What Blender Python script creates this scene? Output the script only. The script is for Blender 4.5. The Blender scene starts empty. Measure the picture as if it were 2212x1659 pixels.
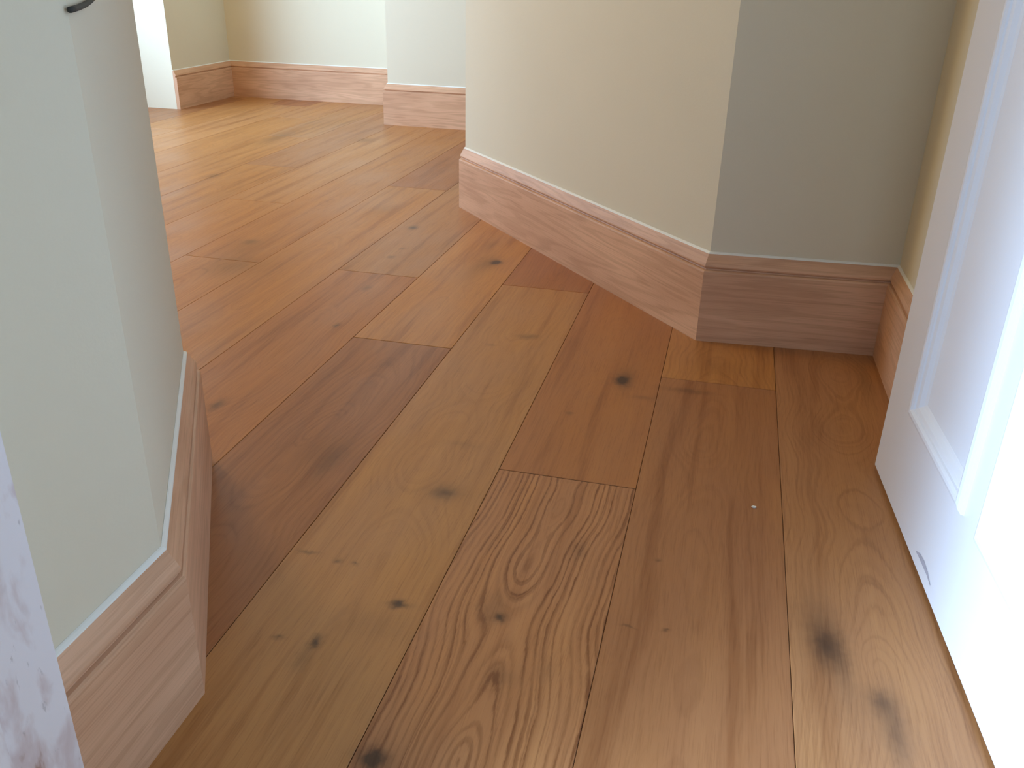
import bpy, bmesh, math, random
from mathutils import Vector, Matrix
random.seed(7)
S = bpy.context.scene
COL = S.collection

# ------------------------------------------------------------------ camera
cd = bpy.data.cameras.new('camera'); cam = bpy.data.objects.new('camera', cd); COL.objects.link(cam)
cd.sensor_width = 36.0; cd.lens = 1935.4 / 2212 * 36.0; cd.clip_start = 0.02
pitch, roll, yaw = 0.439417, 0.025163, 0.229532
cy, sy, cp, sp = math.cos(yaw), math.sin(yaw), math.cos(pitch), math.sin(pitch)
fw = Vector((-sy*cp, cy*cp, -sp)); rt = Vector((cy, sy, 0)); up = rt.cross(fw)
r2 = rt*math.cos(roll) + up*math.sin(roll); u2 = up*math.cos(roll) - rt*math.sin(roll)
M = Matrix((r2, u2, -fw)).transposed().to_4x4(); M.translation = (0, 0, 0.75)
cam.matrix_world = M
S.camera = cam

# ------------------------------------------------------------------ view, world, lights
S.view_settings.view_transform = 'Standard'; S.view_settings.look = 'None'
S.view_settings.gamma = 1.0; S.view_settings.use_curve_mapping = False
S.view_settings.exposure = -0.22
wd = bpy.data.worlds.new('sky'); S.world = wd; wd.use_nodes = True
bg = wd.node_tree.nodes['Background']; bg.inputs[0].default_value = (0.62, 0.78, 1.0, 1); bg.inputs[1].default_value = 1.0

def daylight(name, loc, target, sx, sy_, power, color, spread=180):
    l = bpy.data.lights.new(name, 'AREA'); l.shape = 'RECTANGLE'; l.size = sx; l.size_y = sy_
    l.energy = power; l.color = color; l.spread = math.radians(spread)
    o = bpy.data.objects.new(name, l); COL.objects.link(o); o.location = loc
    o.rotation_euler = (Vector(target) - Vector(loc)).to_track_quat('-Z', 'Z').to_euler()
    return o
# tall window on the left of the hall, window on the left of the near room
daylight('hall_window_daylight', (-3.60, 3.3, 1.12), (-1.5, 4.5, 1.0), 1.35, 1.9, 82, (0.47, 0.71, 1.0), 120)
daylight('near_room_window_daylight', (-2.61, -1.6, 1.15), (.33, .62, .30), 0.95, 1.2, 90, (0.46, 0.70, 1.0), 70)

daylight('near_room_cool_fill', (-.15, -2.59, 1.3), (-.15, 0, 1.1), 1.1, 1.1, 10, (0.42, 0.68, 1.0), 120)  # added cool fill from behind the camera, not a known window
# warm ceiling lamp of the hall
pl = bpy.data.lights.new('hall_ceiling_lamp', 'POINT'); pl.energy = 38; pl.color = (1.0, .69, .25); pl.shadow_soft_size = .14
po = bpy.data.objects.new('hall_ceiling_lamp', pl); COL.objects.link(po); po.location = (-2.2, 2.25, 2.2)

# ------------------------------------------------------------------ material helpers
class N:
    def __init__(s, name):
        s.m = bpy.data.materials.new(name); s.m.use_nodes = True
        s.t = s.m.node_tree; s.b = s.t.nodes['Principled BSDF']
    def n(s, typ, **kw):
        o = s.t.nodes.new(typ)
        for k, v in kw.items(): setattr(o, k, v)
        return o
    def put(s, sock, v):
        if isinstance(v, bpy.types.NodeSocket): s.t.links.new(v, sock)
        else:
            try: sock.default_value = v
            except Exception: sock.default_value = tuple(v) + (1,)
    def math(s, op, a, b=0.0, c=0.0, clamp=False):
        o = s.n('ShaderNodeMath', operation=op, use_clamp=clamp)
        s.put(o.inputs[0], a); s.put(o.inputs[1], b)
        if len(o.inputs) > 2: s.put(o.inputs[2], c)
        return o.outputs[0]
    def vmath(s, op, a, b=(0, 0, 0)):
        o = s.n('ShaderNodeVectorMath', operation=op); s.put(o.inputs[0], a); s.put(o.inputs[1], b)
        return o.outputs['Value'] if op in ('LENGTH', 'DISTANCE', 'DOT_PRODUCT') else o.outputs[0]
    def noise(s, vec, scale=1.0, detail=3.0, rough=0.5, out='Fac', dist=0.0):
        o = s.n('ShaderNodeTexNoise'); s.put(o.inputs['Vector'], vec)
        o.inputs['Scale'].default_value = scale; o.inputs['Detail'].default_value = detail
        o.inputs['Roughness'].default_value = rough; o.inputs['Distortion'].default_value = dist
        return o.outputs[out]
    def ramp(s, f, lo, hi, a=0.0, b=1.0):
        o = s.n('ShaderNodeMapRange'); o.interpolation_type = 'SMOOTHSTEP'
        s.put(o.inputs[0], f); s.put(o.inputs[1], lo); s.put(o.inputs[2], hi); s.put(o.inputs[3], a); s.put(o.inputs[4], b)
        return o.outputs[0]
    def mix(s, f, a, b, mode='MIX'):
        o = s.n('ShaderNodeMix', data_type='RGBA', blend_type=mode)
        s.put(o.inputs[0], f); s.put(o.inputs[6], a); s.put(o.inputs[7], b)
        return o.outputs[2]
    def bump(s, h, dist, strength=1.0):
        o = s.n('ShaderNodeBump'); o.inputs['Strength'].default_value = strength
        o.inputs['Distance'].default_value = dist; s.put(o.inputs['Height'], h)
        s.t.links.new(o.outputs[0], s.b.inputs['Normal'])
    def base(s, c): s.put(s.b.inputs['Base Color'], c)

def lin(r, g, b):
    f = lambda c: (c/255/12.92) if c/255 <= 0.04045 else ((c/255+0.055)/1.055)**2.4
    return (f(r), f(g), f(b), 1)

def paint(name, col, rough=0.85, spec=0.3, bumpd=0.0004):
    m = N(name); g = m.n('ShaderNodeNewGeometry').outputs['Position']
    v = m.noise(g, 2.2, 2); fine = m.noise(g, 260, 3, 0.6)
    c = m.mix(m.ramp(v, .3, .7), tuple(x*0.97 for x in col[:3])+(1,), col)
    m.base(c); m.b.inputs['Roughness'].default_value = rough
    m.b.inputs['Specular IOR Level'].default_value = spec
    m.bump(fine, bumpd, 0.5)
    return m.m
M_WALL = paint('cream_wall_paint', (0.735, 0.675, 0.53, 1))
M_CEIL = paint('white_ceiling_paint', (0.80, 0.79, 0.76, 1))
M_DOOR = paint('white_satin_door_paint', (0.83, 0.83, 0.88, 1), 0.38, 0.5, 0.0001)
M_CAULK = paint('white_caulk', (0.86, 0.85, 0.80, 1), 0.5, 0.4, 0.0001)

def plain(name, col, rough=0.5, scale=300):
    m = N(name); g = m.n('ShaderNodeNewGeometry').outputs['Position']
    m.base(m.mix(m.noise(g, scale, 2), tuple(x*0.7 for x in col[:3])+(1,), col)); m.b.inputs['Roughness'].default_value = rough
    return m.m

# skirting oak: grain runs along the board (UV x = length, y = height), planed satin finish
def skirting_material():
    m = N('pale_oak_skirting'); uv = m.n('ShaderNodeUVMap', uv_map='grain').outputs[0]
    st = m.vmath('MULTIPLY', uv, (1.1, 15, 1)); fld = m.noise(st, 1.0, 3, 0.5, dist=0.3)
    bands = m.ramp(m.math('SINE', m.math('MULTIPLY', fld, 55.0)), -0.2, 1.0)
    fine = m.noise(m.vmath('MULTIPLY', uv, (9, 420, 1)), 1.0, 3, 0.6)
    low = m.noise(m.vmath('MULTIPLY', uv, (2.5, 9, 1)), 1.0, 2)
    c = m.mix(m.ramp(low, .3, .7), lin(205, 159, 127), lin(223, 179, 146))
    c = m.mix(m.math('MULTIPLY', bands, 0.20), c, lin(150, 106, 70))
    c = m.mix(m.math('MULTIPLY', m.ramp(fine, .45, .75), 0.28), c, lin(140, 98, 66))
    m.base(c); m.b.inputs['Roughness'].default_value = 0.5; m.b.inputs['Specular IOR Level'].default_value = 0.35
    m.bump(fine, 0.0002, 0.4)
    return m.m
M_SKIRT = skirting_material()

# painted frame timber with worn-through knots and patches
def worn_paint():
    m = N('worn_white_frame_paint'); g = m.n('ShaderNodeNewGeometry').outputs['Position']
    a = m.noise(m.vmath('MULTIPLY', g, (20, 34, 15)), 1.0, 4, 0.5, dist=0.3)
    # wear gets heavier towards the foot of the frame
    z = m.n('ShaderNodeSeparateXYZ'); m.put(z.inputs[0], g)
    a2 = m.math('ADD', a, m.ramp(z.outputs[2], 0.12, 0.30, 0.10, 0.0))
    fade = m.ramp(a2, .52, .70); hole = m.ramp(a2, .70, .78)
    tiny = m.ramp(m.noise(m.vmath('MULTIPLY', g, (90, 160, 60)), 1.0, 3), .66, .74)
    c = m.mix(m.math('MULTIPLY', fade, .50), (0.80, 0.77, 0.81, 1), lin(186, 156, 152))
    c = m.mix(hole, c, lin(158, 118, 98)); c = m.mix(m.math('MULTIPLY', tiny, .30), c, lin(110, 96, 96))
    m.base(c); m.b.inputs['Roughness'].default_value = 0.6
    m.bump(m.math('SUBTRACT', 1.0, fade), 0.0006, 0.6)
    return m.m
M_FRAME = worn_paint()

# ------------------------------------------------------------------ floor material
X0, W = 0.3672, 0.22431        # seam k is at x = X0 - k*W
# knots: x, y, half-width across, half-length along, darkness, grain swirl
KNOTS = [(-.5912,2.3077,.012,.016,.95,.5),(-.600,2.30,.030,.055,.35,.3),(-.6498,2.4624,.018,.06,.35,.2),(-.1565,1.632,.013,.022,.95,.3),
 (-.152,1.655,.020,.045,.35,.3),(-.9284,2.5712,.014,.020,.85,.4),(-.8847,2.2665,.010,.012,.5,.2),(-.8817,2.3519,.008,.010,.4,.1),
 (-.3927,1.7999,.018,.013,.45,.3),(-.375,1.81,.012,.010,.3,.3),(-.3691,1.1359,.016,.016,.5,.3),(-.368,1.139,.035,.030,.28,.3),
 (-.3436,.8659,.013,.006,.95,.2),(-.4166,.7739,.007,.011,.85,.2),(-.42,.742,.010,.020,.35,.2),(-.4643,.7677,.006,.004,.6,.1),
 (-.2122,.8739,.0085,.009,.85,1.6),(-.226,.892,.015,.03,.3,.9),(-.2842,.625,.012,.011,1.0,.9),(-.282,.622,.026,.022,.42,.5),
 (.1869,.9257,.015,.036,.62,1.1),(.178,.965,.024,.060,.42,1.0),(.205,.905,.010,.055,.35,.3),(-.8633,1.3121,.010,.022,.7,.3),
 (-.8173,1.7426,.007,.012,.75,.2),(-.849,2.0022,.009,.02,.45,.1),(-.4575,.9315,.005,.005,.6,.1),(-.4333,.9306,.004,.004,.65,.1),
 (-.5051,.9371,.013,.004,.55,.1),(-1.2578,2.0581,.07,.09,.42,.7),(-1.3244,2.2802,.02,.02,.40,.3),(-1.31,2.23,.05,.07,.22,.4),
 (-.0286,1.0485,.005,.003,.55,.1),(-.0055,.9052,.005,.003,.65,.1),(-.0542,.9009,.010,.002,.5,.1),(.2397,.8495,.012,.018,.45,.8),
 (.252,.800,.012,.050,.45,.5),(.235,.83,.04,.05,.20,.5),(-2.0314,3.8146,.035,.13,.5,.2),(-1.6326,3.9061,.035,.05,.45,.2),
 (-1.8782,3.0174,.02,.04,.45,.2),(-.4547,1.7339,.010,.005,.35,.1),(-.0241,1.6199,.045,.010,.45,.2),(-.231,1.46,.006,.006,.45,.1),
 (-.1407,1.0421,.012,.020,.35,.5),(-.185,.775,.016,.018,.30,.9),(-.135,.800,.010,.020,.25,.5),(-.145,1.60,.012,.05,.18,.3),
 (-.105,1.565,.022,.010,.35,.2),(-.3859,1.293,.03,.012,.22,.2),(-.605,1.20,.05,.05,.25,.5),(-.58,1.17,.012,.06,.35,.3),
 (.060,1.76,.05,.03,.10,1.3),(-1.09,2.75,.03,.08,.25,.2),(.32,1.75,.012,.10,.30,.2),(-.63,2.24,.03,.13,.30,.2),(-.36,.82,.05,.03,.22,.2)]

def floor_material():
    m = N('oiled_oak_boards')
    pos = m.n('ShaderNodeNewGeometry').outputs['Position']
    sx = m.n('ShaderNodeSeparateXYZ'); m.put(sx.inputs[0], pos)
    xy = m.n('ShaderNodeCombineXYZ'); m.put(xy.inputs[0], sx.outputs[0]); m.put(xy.inputs[1], sx.outputs[1])
    P = xy.outputs[0]
    tone = m.n('ShaderNodeAttribute', attribute_name='tone').outputs['Color']
    pa = m.n('ShaderNodeAttribute', attribute_name='grain').outputs['Color']
    par = m.n('ShaderNodeSeparateColor'); m.put(par.inputs[0], pa)
    gstr, rnd, gfrq = par.outputs[0], par.outputs[1], par.outputs[2]
    off = m.n('ShaderNodeCombineXYZ'); m.put(off.inputs[2], m.math('MULTIPLY', rnd, 37.0)); m.put(off.inputs[1], m.math('MULTIPLY', rnd, 11.0))
    P3 = m.vmath('ADD', P, off.outputs[0])
    dark = None; field = None; jit = m.noise(P, 70.0, 2, out='Color')
    Pj = m.vmath('ADD', P, m.vmath('MULTIPLY', m.vmath('SUBTRACT', jit, (.5, .5, .5)), (.012, .018, 0)))
    for (x, y, rx, ry, dk, fl) in KNOTS:
        d = m.vmath('MULTIPLY', m.vmath('SUBTRACT', Pj, (x, y, 0)), (1/rx, 1/ry, 0))
        q = m.vmath('DOT_PRODUCT', d, d)
        g = m.math('EXPONENT', m.math('MULTIPLY', q, -0.8))
        a = m.math('MULTIPLY', g, dk)
        dark = a if dark is None else m.math('ADD', dark, a)
        if fl >= 0.3:
            R = max(rx*3.2, 0.022)
            e = m.vmath('MULTIPLY', m.vmath('SUBTRACT', P, (x, y, 0)), (1/R, 1/(R*2.6), 0))
            b = m.math('MULTIPLY', m.math('EXPONENT', m.math('MULTIPLY', m.vmath('DOT_PRODUCT', e, e), -1.0)), fl*0.22)
            field = b if field is None else m.math('ADD', field, b)
    # growth rings: each board is a slice through a stem whose pith wanders along its length
    lu = m.math('MULTIPLY', m.math('SUBTRACT', m.math('FRACT', m.math('DIVIDE', m.math('SUBTRACT', X0, sx.outputs[0]), W)), .5), W)
    warp = m.noise(m.vmath('MULTIPLY', P3, (13, 3.0, 1)), 1.0, 3, 0.5)
    wv = m.n('ShaderNodeCombineXYZ'); m.put(wv.inputs[1], m.math('MULTIPLY', sx.outputs[1], 1.9)); m.put(wv.inputs[2], m.math('MULTIPLY', rnd, 53.0))
    wander = m.noise(wv.outputs[0], 1.0, 2, 0.6, out='Color'); wc = m.n('ShaderNodeSeparateColor'); m.put(wc.inputs[0], wander)
    du = m.math('ADD', lu, m.math('MULTIPLY', m.math('SUBTRACT', wc.outputs[0], .5), .10))
    dz = m.math('MULTIPLY', m.math('SUBTRACT', wc.outputs[1], .42), .26)
    rad = m.math('SQRT', m.math('ADD', m.math('MULTIPLY', du, du), m.math('MULTIPLY', dz, dz)))
    fib = m.noise(m.vmath('MULTIPLY', P3, (190, 34, 1)), 1.0, 4, 0.65)
    ph = m.math('MULTIPLY', rad, m.math('MULTIPLY_ADD', gfrq, 900.0, 420.0))
    ph = m.math('ADD', ph, m.math('ADD', m.math('MULTIPLY', field, 36.0), m.math('ADD', m.math('MULTIPLY', warp, 9.0), m.math('MULTIPLY', fib, 3.2))))
    rv = m.n('ShaderNodeCombineXYZ'); m.put(rv.inputs[0], m.math('MULTIPLY', ph, .23)); m.put(rv.inputs[1], m.math('MULTIPLY', rnd, 91.0)); m.put(rv.inputs[2], m.math('MULTIPLY', sx.outputs[1], .9))
    yrs = m.noise(rv.outputs[0], 1.0, 2, 0.6, out='Color'); yc = m.n('ShaderNodeSeparateColor'); m.put(yc.inputs[0], yrs)
    ph = m.math('ADD', ph, m.math('MULTIPLY', yc.outputs[0], 9.0))
    rings = m.math('MULTIPLY', m.math('ADD', m.math('SINE', ph), 1.0), 0.5)
    rings = m.math('POWER', rings, 1.7)
    brk = m.noise(m.vmath('MULTIPLY', P3, (40, 6, 1)), 1.0, 3)
    rings = m.math('MULTIPLY', rings, m.math('MULTIPLY', m.ramp(brk, .25, .65, .45, 1.1), m.ramp(yc.outputs[1], .35, .62, .25, 1.1)))
    pores = m.noise(m.vmath('MULTIPLY', P3, (520, 16, 1)), 1.0, 3, 0.65)
    streak = m.noise(m.vmath('MULTIPLY', P3, (34, 1.6, 1)), 1.0, 4, 0.6)
    mottle = m.noise(m.vmath('MULTIPLY', P3, (9, 3.2, 1)), 1.0, 3, 0.5)
    tone = m.mix(1.0, tone, (1.14, .98, .84, 1), 'MULTIPLY')
    c = m.mix(m.ramp(mottle, .32, .68, 0, .6), tone, m.mix(0.75, tone, (1.12, 1.10, .86, 1), 'MULTIPLY'))
    c = m.mix(m.ramp(streak, .50, .68, 0, .60), c, m.mix(1.0, c, (.66, .55, .46, 1), 'MULTIPLY'))
    c = m.mix(m.ramp(streak, .48, .32, 0, .45), c, m.mix(1.0, c, (1.16, 1.22, 1.22, 1), 'MULTIPLY'))
    c = m.mix(m.math('MULTIPLY', m.math('MULTIPLY', rings, m.ramp(fib, .3, .6, .7, 1.0)), gstr), c, m.mix(1.0, c, (.50, .40, .32, 1), 'MULTIPLY'))
    c = m.mix(m.ramp(pores, .48, .70, 0, .36), c, m.mix(1.0, c, (.60, .50, .42, 1), 'MULTIPLY'))
    dk = m.math('MINIMUM', dark, 1.0)
    c = m.mix(m.math('MULTIPLY', m.math('POWER', dk, 1.15), .93), c, (.048, .024, .014, 1))
    m.base(c)
    m.put(m.b.inputs['Roughness'], m.ramp(mottle, .3, .7, .36, .44))
    m.b.inputs['Specular IOR Level'].default_value = 0.42
    m.bump(m.math('ADD', m.math('MULTIPLY', pores, .6), m.math('MULTIPLY', rings, -.4)), 0.00025, 0.35)
    return m.m
M_FLOOR = floor_material()

# ------------------------------------------------------------------ geometry helpers
def link(name, bm, mat, parent=None, smooth=False):
    me = bpy.data.meshes.new(name); bmesh.ops.recalc_face_normals(bm, faces=bm.faces)
    bm.to_mesh(me); bm.free(); me.materials.append(mat)
    if smooth:
        for p in me.polygons: p.use_smooth = True
    o = bpy.data.objects.new(name, me); COL.objects.link(o)
    if parent: o.parent = parent
    return o
def struct(o, label, cat):
    o['kind'] = 'structure'; o['label'] = label; o['category'] = cat
    return o
def prism(bm, pts, z0, z1):
    b = [bm.verts.new((x, y, z0)) for x, y in pts]; t = [bm.verts.new((x, y, z1)) for x, y in pts]
    bm.faces.new(b[::-1]); bm.faces.new(t)
    for i in range(len(pts)):
        j = (i+1) % len(pts); bm.faces.new((b[i], b[j], t[j], t[i]))
def box(bm, x0, y0, z0, x1, y1, z1): prism(bm, [(x0, y0), (x1, y0), (x1, y1), (x0, y1)], z0, z1)

H = 2.4
def wall(name, pts, label):
    bm = bmesh.new(); prism(bm, pts, 0.0, H)
    return struct(link(name, bm, M_WALL), label, 'wall')

# ------------------------------------------------------------------ floor: one surface of boards
def build_floor():
    bm = bmesh.new(); tl = bm.loops.layers.float_color.new('tone'); gl = bm.loops.layers.float_color.new('grain')
    LO, HI = -2.6, 5.3
    rng = random.Random(11)
    golden, red, pale, brown = (.40, .205, .080), (.335, .150, .064), (.42, .225, .100), (.325, .158, .070)
    # strip -> ([joints near to far], [(tone, grain strength, grain frequency) ...])
    T = {0: ([-.6, 3.2], [(brown,.2,.3), ((.385,.205,.098),.34,.50), (brown,.2,.3)]),
         1: ([-.5, 1.672], [(brown,.2,.3), ((.335,.165,.078),.20,.30), ((.42,.21,.075),.36,.42)]),
         2: ([-.9, 1.2307, 3.4], [(brown,.2,.3), ((.40,.205,.098),1.0,.30), ((.36,.165,.064),.10,.2), (golden,.2,.3)]),
         3: ([-.1, 2.131], [(brown,.2,.3), ((.40,.215,.088),.18,.2), ((.33,.145,.056),.22,.3)]),
         4: ([-.5, 1.690], [(brown,.2,.3), ((.315,.145,.062),.32,.25), ((.44,.225,.080),.18,.2)]),
         5: ([.1, 2.117], [(brown,.2,.3), ((.38,.18,.072),.22,.25), ((.38,.205,.095),.22,.3)]),
         6: ([1.02, 3.08], [(brown,.2,.3), ((.41,.205,.072),.16,.2), (red,.3,.4)]),
         7: ([.3, 2.107], [(brown,.2,.3), ((.43,.22,.082),.25,.2), ((.40,.20,.080),.2,.3)]),
         8: ([.9, 2.72], [(brown,.2,.3), ((.42,.215,.085),.2,.3), (pale,.15,.3)]),
         9: ([1.3, 3.255], [(brown,.2,.3), (golden,.15,.2), ((.36,.19,.095),.15,.2)]),
         10: ([1.9, 3.8625], [(brown,.2,.3), (golden,.15,.2), ((.38,.21,.10),.2,.3)])}
    tones = [golden, red, pale, brown, golden, pale]
    b = 0.0011; g = 0.0003
    for s in range(-10, 18):
        x1 = X0 - s*W; x0 = x1 - W
        if s in T: js, tn = T[s]
        else:
            st = LO + rng.uniform(.3, 1.9); js = []
            while st < HI - .3: js.append(st); st += rng.choice([1.9, 2.1, 1.6])
            tn = [(rng.choice(tones), rng.uniform(.1, .3), rng.uniform(.2, .4)) for _ in range(len(js)+1)]
        ys = [LO] + list(js) + [HI]
        for i in range(len(ys)-1):
            y0, y1 = ys[i], ys[i+1]; tone, gs, gf = tn[min(i, len(tn)-1)]
            r = rng.random()
            e = .0009; be = .0016; A = [(x0+g, y0+e), (x1-g, y0+e), (x1-g, y1-e), (x0+g, y1-e)]
            Bq = [(x0+b, y0+be), (x1-b, y0+be), (x1-b, y1-be), (x0+b, y1-be)]
            lo = [bm.verts.new((x, y, -.0035)) for x, y in A]; md = [bm.verts.new((x, y, -.0009)) for x, y in A]; tp = [bm.verts.new((x, y, 0)) for x, y in Bq]
            fs = [bm.faces.new(tp)]; gap = []
            for k in range(4):
                j = (k+1) % 4; fs.append(bm.faces.new((md[k], md[j], tp[j], tp[k]))); gap.append(bm.faces.new((lo[k], lo[j], md[j], md[k])))
            for f in gap:
                for l in f.loops: l[tl] = (.06, .028, .014, 1); l[gl] = (0, r, gf, 1)
            for f in fs:
                for l in f.loops: l[tl] = (*tone, 1); l[gl] = (gs, r, gf, 1)
    # subfloor closing the joints from below
    q = [bm.verts.new(v) for v in ((-3.75, LO, -.0035), (2.3, LO, -.0035), (2.3, HI, -.0035), (-3.75, HI, -.0035))]
    q2 = [bm.verts.new((v.co.x, v.co.y, -.03)) for v in q]
    fs = [bm.faces.new(q), bm.faces.new(q2[::-1])] + [bm.faces.new((q[i], q[(i+1)%4], q2[(i+1)%4], q2[i])) for i in range(4)]
    for f in fs:
        for l in f.loops: l[tl] = (.10, .045, .02, 1); l[gl] = (0, .5, .2, 1)
    return struct(link('floor', bm, M_FLOOR), 'wide oiled oak board floor running away to the far wall', 'floor')
build_floor()

bm = bmesh.new(); box(bm, -3.75, -2.6, H, 2.3, 5.3, H+.05)
struct(link('ceiling', bm, M_CEIL), 'plain white ceiling above the hall', 'ceiling')

# ------------------------------------------------------------------ walls
LA, LB = (-.52, .6575), (-.779, 1.112)      # arrises of the left wall
PR, PL = (-.017, 1.9115), (-.8485, 2.874)   # arrises of the angled wall
BC = (.370, 1.936)                          # inner corner by the door
FY, FX = 4.985, -2.905                      # far wall, far left wall
BX, BY = -1.688, 4.362                      # block standing forward of the far wall
RV = 4.40
wall('wall_left', [(-.52, .36), LA, (-.9, .6575), (-.9, .36)], 'grey-blue shaded wall at the left edge beside the white door frame')
wall('wall_left_splay', [LA, LB, (-1.2, 1.112), (-1.2, .6575), (-.9, .6575)], 'narrow slanting wall face turning away at the left, beside the bright gap')
wall('wall_left_return', [(-1.2, .36), (-.9, .36), (-.9, .6575), (-1.2, .6575), (-1.2, 1.112), (-3.6, 1.112), (-3.6, .36)], 'hidden wall running left behind the slanting left wall')
wall('wall_angled', [PR, PL, (-.8485, 3.05), (-.017, 3.05)], 'cream wall set at an angle in the middle of the hall')
wall('wall_back', [PR, (-.017, 3.05), (.6, 3.05), BC], 'dark shaded grey-olive wall between the angled wall and the open door')
wall('wall_right', [BC, (.6, 3.05), (.9, 3.05), (.9, .36), (.402, .36)], 'wall strip just behind the open white door')
wall('wall_far', [(-3.0, FY), (BX, FY), (BX, 5.2), (-3.0, 5.2)], 'bright far wall of the hall')
wall('wall_far_step', [(BX, BY), (2.2, BY), (2.2, 5.2), (BX, 5.2)], 'bright wall standing forward of the far wall, above the lower skirting')
wall('wall_far_left', [(FX, RV), (FX, FY), (-3.0, FY), (-3.0, 5.2), (-3.7, 5.2), (-3.7, RV)], 'tan shaded wall return at the far left with a glaring white reveal')

# window walls
def window_wall(name, x0, x1, ya, yb, oy0, oy1, oz0, oz1, label):
    bm = bmesh.new(); box(bm, x0, ya, 0, x1, oy0, H); box(bm, x0, oy1, 0, x1, yb, H); box(bm, x0, oy0, oz1, x1, oy1, H)
    if oz0 > 0: box(bm, x0, oy0, 0, x1, oy1, oz0)
    return struct(link(name, bm, M_WALL), label, 'wall')
window_wall('wall_hall_window', -3.80, -3.60, 1.112, RV, 2.55, 4.05, 0.05, 2.15, 'hall wall with the tall window, out of view to the left')
window_wall('wall_near_left', -2.80, -2.60, -2.6, .36, -2.13, -1.07, .5, 2.0, 'window wall of the near room, out of view')
bm = bmesh.new()
for a in ((-2.8, -.73, 0, H), (.43, 2.3, 0, H), (-.73, .43, 0, .72), (-.73, .43, 1.88, H)): box(bm, a[0], -2.8, a[2], a[1], -2.6, a[3])  # opening is made up to hold the added cool fill
struct(link('wall_near_back', bm, M_WALL), 'wall behind the viewpoint with an opening for the added fill light', 'wall')
wall('wall_hall_right', [(2.1, 3.05), (2.3, 3.05), (2.3, BY), (2.1, BY)], 'end wall of the passage behind the angled wall, hidden')
wall('wall_passage', [(.9, 2.4), (2.3, 2.4), (2.3, 3.05), (.9, 3.05)], 'passage wall behind the angled wall, hidden')
wall('wall_near_right', [(2.2, -2.6), (2.4, -2.6), (2.4, .5), (2.2, .5)], 'right wall of the near room, out of view')
wall('wall_near_front', [(.9, .36), (2.2, .36), (2.2, .5), (.9, .5)], 'wall beside the doorway, out of view')
def window(name, x, y0, y1, z0, z1, label):
    bm = bmesh.new(); t = .05
    box(bm, x-.03, y0, z0, x+.03, y0+t, z1); box(bm, x-.03, y1-t, z0, x+.03, y1, z1)
    box(bm, x-.03, y0+t, z0, x+.03, y1-t, z0+t); box(bm, x-.03, y0+t, z1-t, x+.03, y1-t, z1)
    return struct(link(name, bm, M_DOOR), label, 'window')
window('window_1', -3.70, 2.55, 4.05, 0.05, 2.15, 'tall white window frame of the hall, out of view to the left')
window('window_2', -2.70, -2.13, -1.07, .5, 2.0, 'white window frame of the near room, out of view')

bm = bmesh.new()
for a in ((-.73, -.68, .72, 1.88), (.38, .43, .72, 1.88), (-.68, .38, .72, .77), (-.68, .38, 1.83, 1.88)): box(bm, a[0], -2.73, a[2], a[1], -2.67, a[3])
struct(link('fill_light_frame', bm, M_DOOR), 'made-up white frame round the added fill light behind the viewpoint', 'window')  # made-up window frame, only surrounds the added cool fill

# ------------------------------------------------------------------ skirting
PROFILE = [(.0005, 0), (.020, 0), (.020, .1575), (.0192, .1605), (.0165, .162), (.0118, .1625), (.0108, .1645), (.0125, .1665),
           (.0158, .1680), (.0165, .1705), (.0160, .1730), (.0135, .1790), (.0095, .1860), (.0065, .1925), (.0050, .1950), (.0005, .1950)]
def offset_dirs(path):
    n = []
    for i in range(len(path)-1):
        d = (Vector(path[i+1]) - Vector(path[i])).normalized(); n.append(Vector((d.y, -d.x)))
    out = []
    for i in range(len(path)):
        if i == 0: out.append(n[0])
        elif i == len(path)-1: out.append(n[-1])
        else:
            m_ = (n[i-1] + n[i]).normalized(); out.append(m_ / m_.dot(n[i]))
    return out
def skirting(path, specs, seed):
    """path runs with the room on its right; specs[i] = (name, label) or None per segment"""
    dirs = offset_dirs(path)
    for i, sp_ in enumerate(specs):
        if not sp_: continue
        a, b = Vector(path[i]), Vector(path[i+1]); L = (b-a).length
        bm = bmesh.new(); uvl = bm.loops.layers.uv.new('grain')
        ra = [bm.verts.new(((a+dirs[i]*d).x, (a+dirs[i]*d).y, z)) for d, z in PROFILE]
        rb = [bm.verts.new(((b+dirs[i+1]*d).x, (b+dirs[i+1]*d).y, z)) for d, z in PROFILE]
        arc = [0]
        for k in range(1, len(PROFILE)):
            arc.append(arc[-1] + math.dist(PROFILE[k], PROFILE[k-1]))
        n = len(PROFILE); o = seed*3.1 + i*7.7
        dd = (b-a).normalized()
        for k in range(n):
            j = (k+1) % n
            f = bm.faces.new((ra[k], rb[k], rb[j], ra[j]))
            for l in f.loops:
                p = Vector(l.vert.co[:2]) - a; kk = k if l.vert in (ra[k], rb[k]) else j
                l[uvl].uv = (p.dot(dd) + o, arc[kk] + o*.37)
        bm.faces.new(ra); bm.faces.new(rb[::-1])
        o_ = struct(link(sp_[0], bm, M_SKIRT), sp_[1], 'skirting board')
        # bead of white caulk where the board meets the wall
        bm = bmesh.new(); cp_ = [(.0003, .1952), (.0052, .1952), (.0046, .1968), (.0022, .1986), (.0003, .1995)]
        ca = [bm.verts.new(((a+dirs[i]*d).x, (a+dirs[i]*d).y, z)) for d, z in cp_]; cb = [bm.verts.new(((b+dirs[i+1]*d).x, (b+dirs[i+1]*d).y, z)) for d, z in cp_]
        for k in range(5):
            j = (k+1) % 5; bm.faces.new((ca[k], cb[k], cb[j], ca[j]))
        bm.faces.new(ca); bm.faces.new(cb[::-1])
        link('caulk_bead', bm, M_CAULK, o_)['label'] = 'white bead of caulk along the top of the skirting'
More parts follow.
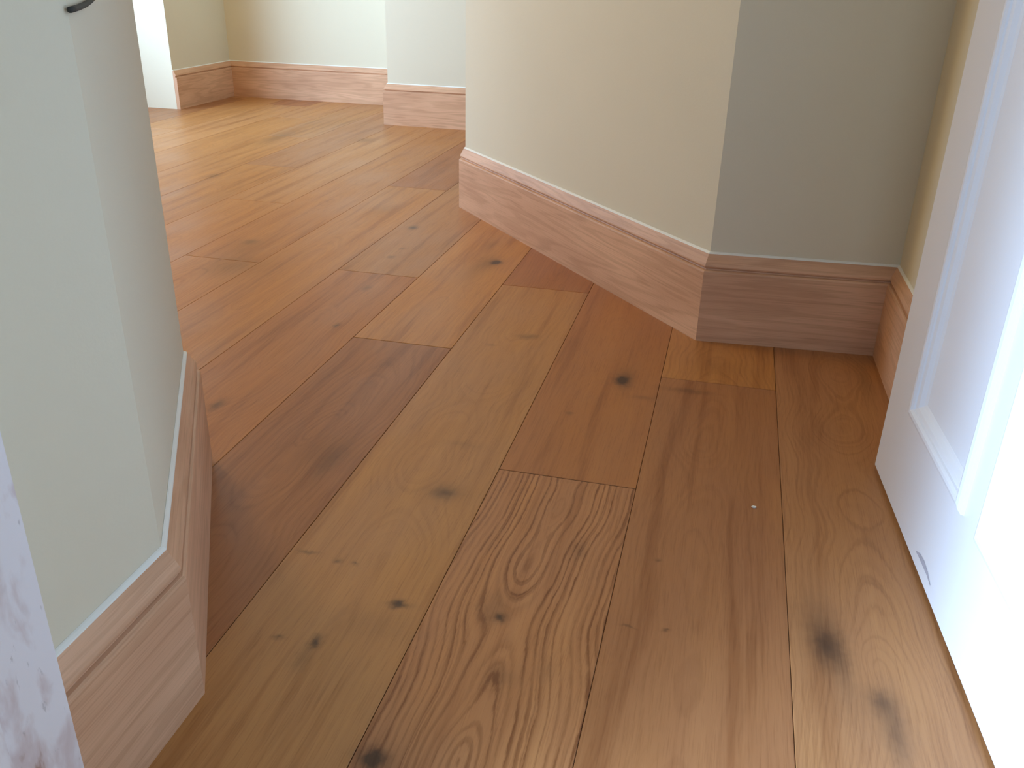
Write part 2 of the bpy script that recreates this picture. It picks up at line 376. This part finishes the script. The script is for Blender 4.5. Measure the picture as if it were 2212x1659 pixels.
skirting([(-.52, .47), LA, LB, (-1.6, 1.112)],
    [('baseboard_left', 'oak skirting in the bottom left corner beside the white door frame'),
     ('baseboard_left_splay', 'oak skirting turning away at the left, seen end-on beyond the near left board'),
     ('baseboard_left_return', 'oak skirting behind the left wall corner')], 1)
skirting([(FX, RV), (FX, FY), (BX-.001, FY)],
    [('baseboard_far_left', 'dark shaded oak skirting at the far left beside the glaring white strip'),
     ('baseboard_far', 'pale oak skirting along the bright far wall')], 2)
skirting([(BX, FY-.021), (BX, BY), (2.0, BY)],
    [None, ('baseboard_far_step', 'short pale oak skirting stepping forward of the far wall')], 3)
skirting([(-.8485, 3.04), PL, PR, BC, (.3995, .57)],
    [('baseboard_angled_return', 'oak skirting hidden behind the angled wall'),
     ('baseboard_angled', 'long pale oak skirting along the angled cream wall'),
     ('baseboard_back', 'dark brown shaded oak skirting under the grey-olive wall'),
     ('baseboard_right', 'short oak skirting disappearing behind the open white door')], 4)

# ------------------------------------------------------------------ door frame at the left edge (painted lining with a stop)
bm = bmesh.new()
prism(bm, [(-.490, .340), (-.490, .4717), (-.5195, .4717), (-.5195, .340)], 0, 2.03)
bmesh.ops.bevel(bm, geom=[e for e in bm.edges if abs(e.verts[0].co.z - e.verts[1].co.z) > 1], offset=.0015, segments=2, affect='EDGES')
fr = struct(link('trim_1', bm, M_FRAME), 'white painted door frame post with chipped bare-wood patches at the left edge', 'door frame')
bm = bmesh.new(); prism(bm, [(-.478, .330), (-.478, .395), (-.4899, .395), (-.4899, .330)], 0, 2.03)
link('door_stop', bm, M_FRAME, fr)

# ------------------------------------------------------------------ panelled door, standing open
def build_door():
    far = Vector((.2959, 1.4041, 0)); d = Vector((.0739283, -.9972636, 0)); nrm = Vector((-.9972636, -.0739283, 0))
    R = Matrix((d, Vector((0, 0, 1)), nrm)).transposed().to_4x4(); R.translation = far + Vector((0, 0, .008))
    root = bpy.data.objects.new('door_1', None); COL.objects.link(root); root.matrix_world = R
    struct(root, 'open white panelled door filling the right edge, glaring with daylight', 'door')
    # local: x from free edge to hinge, y up, z towards the room
    DW, DH, T = .838, 1.98, .040
    cols = [(.124, .390), (.448, .714)]; rows = [(.155, .860), (1.02, 1.84)]
    bm = bmesh.new()
    xs = [0, .124, .390, .448, .714, DW]; zs = [0, .155, .860, 1.02, 1.84, DH]
    def bx(x0, x1, y0, y1, z0=-T, z1=0.0):
        pts = [(x0, y0), (x1, y0), (x1, y1), (x0, y1)]; prism(bm, pts, z0, z1)
    # stiles, muntin and rails around the panel openings
    bx(0, .124, 0, DH); bx(.714, DW, 0, DH)
    for a, b in ((0, .155), (.860, 1.02), (1.84, DH)): bx(.124, .714, a, b)
    for a, b in rows: bx(.390, .448, a, b)
    leaf = link('leaf', bm, M_DOOR, root)
    prof = [(-.002, 0.0), (-.001, .0045), (.004, .0080), (.009, .0092), (.013, .0085), (.016, .0055), (.017, .0030), (.023, .0010), (.028, -.0045), (.0325, -.0068)]
    for (x0, x1) in cols:
        for (y0, y1) in rows:
            bm = bmesh.new(); bx2 = [(x0-.0, y0-.0), (x1+.0, y0), (x1, y1), (x0, y1)]
            prism(bm, bx2, -.030, -.007)
            link('panel', bm, M_DOOR, root)
            # mitred moulding round the opening
            bm = bmesh.new(); rings = []
            for q, h in prof:
                rings.append([bm.verts.new(v) for v in ((x0+q, y0+q, h), (x1-q, y0+q, h), (x1-q, y1-q, h), (x0+q, y1-q, h))])
            rings.append([bm.verts.new(v) for v in ((x0+.0325, y0+.0325, -.012), (x1-.0325, y0+.0325, -.012), (x1-.0325, y1-.0325, -.012), (x0+.0325, y1-.0325, -.012))])
            for a, b in zip(rings, rings[1:]):
                for k in range(4):
                    j = (k+1) % 4; bm.faces.new((a[k], a[j], b[j], b[k]))
            link('panel_moulding', bm, M_DOOR, root)
    # grey scuff near the bottom edge
    bm = bmesh.new(); pts = [(.274, .018, .001), (.290, .022, .0035), (.310, .0235, .0045), (.330, .0225, .003), (.350, .018, .0008)]
    up_ = [bm.verts.new((x, y+w, .0003)) for x, y, w in pts]; dn = [bm.verts.new((x, y-w, .0003)) for x, y, w in pts]
    for k in range(4): bm.faces.new((up_[k], dn[k], dn[k+1], up_[k+1]))
    link('scuff_mark', bm, plain('grey_scuff', (.50, .48, .55, 1), .7, 90), root)['label'] = 'grey scuff near the bottom edge of the door'
    # knob and hinges
    bm = bmesh.new()
    pr_ = [(0, 0), (.026, 0), (.026, .004), (.010, .008), (.009, .030), (.020, .036), (.027, .046), (.026, .056), (.016, .064), (0, .066)]
    n = 24; rg = []
    for r_, h in pr_: rg.append([bm.verts.new((.062+r_*math.cos(6.28318*i/n), .99+r_*math.sin(6.28318*i/n), h)) for i in range(n)])
    for a, b in zip(rg, rg[1:]):
        for i in range(n): bm.faces.new((a[i], a[(i+1)%n], b[(i+1)%n], b[i]))
    bmesh.ops.remove_doubles(bm, verts=bm.verts, dist=1e-6)
    mm = N('brushed_metal'); mm.b.inputs['Metallic'].default_value = 1; mm.b.inputs['Roughness'].default_value = .3; mm.base((.7, .68, .62, 1))
    link('door_knob', bm, mm.m, root, True)
    for hz in (.2, 1.75):
        bm = bmesh.new(); bx3 = [(DW+.0005, hz), (DW+.003, hz), (DW+.003, hz+.09), (DW+.0005, hz+.09)]
        prism(bm, bx3, -.034, .004); link('hinge', bm, mm.m, root)
build_door()

# ------------------------------------------------------------------ loose things
def tube(name, pts, r, mat):
    c = bmesh.new(); n = 10; rings = []
    for i, p in enumerate(pts):
        p = Vector(p); t = (Vector(pts[min(i+1, len(pts)-1)]) - Vector(pts[max(i-1, 0)])).normalized()
        a = t.cross(Vector((0, 0, 1))).normalized(); b = t.cross(a)
        rings.append([c.verts.new(p + a*r*math.cos(6.28318*k/n) + b*r*math.sin(6.28318*k/n)) for k in range(n)])
    for a, b in zip(rings, rings[1:]):
        for k in range(n): c.faces.new((a[k], a[(k+1)%n], b[(k+1)%n], b[k]))
    c.faces.new(rings[0][::-1]); c.faces.new(rings[-1])
    return link(name, c, mat, None, True)
nv = Vector((.4545, .259, 0)).normalized()*.0026
dv = Vector((-.259, .4545, 0)).normalized()
A0 = Vector((-.5176, .6533, 0)) + nv
cab = tube('cable', [A0 + dv*s + Vector((0, 0, z)) for s, z in ((0, .7088), (.02, .7085), (.045, .7085), (.070, .7087), (.094, .7092), (.118, .7103), (.142, .7120), (.165, .7150), (.185, .7200), (.202, .7280), (.214, .740), (.220, .756), (.222, .78))],
           .0024, plain('black_rubber', (.035, .038, .035, 1), .7))
cab['label'] = 'short black cable end curling against the left wall at the top'; cab['category'] = 'cable'

bm = bmesh.new(); bmesh.ops.create_icosphere(bm, subdivisions=2, radius=.0032)
rr = random.Random(3)
for v in bm.verts: v.co = Vector((v.co.x*1.1, v.co.y*.8, v.co.z*.55)) * rr.uniform(.75, 1.2)
mz = min(v.co.z for v in bm.verts)
cr = link('plaster_crumb', bm, plain('white_plaster', (.85, .80, .70, 1), .9)); cr.location = (.1002, 1.2249, -mz)
cr['label'] = 'tiny white plaster crumb lying on the oak floor'; cr['category'] = 'crumb'
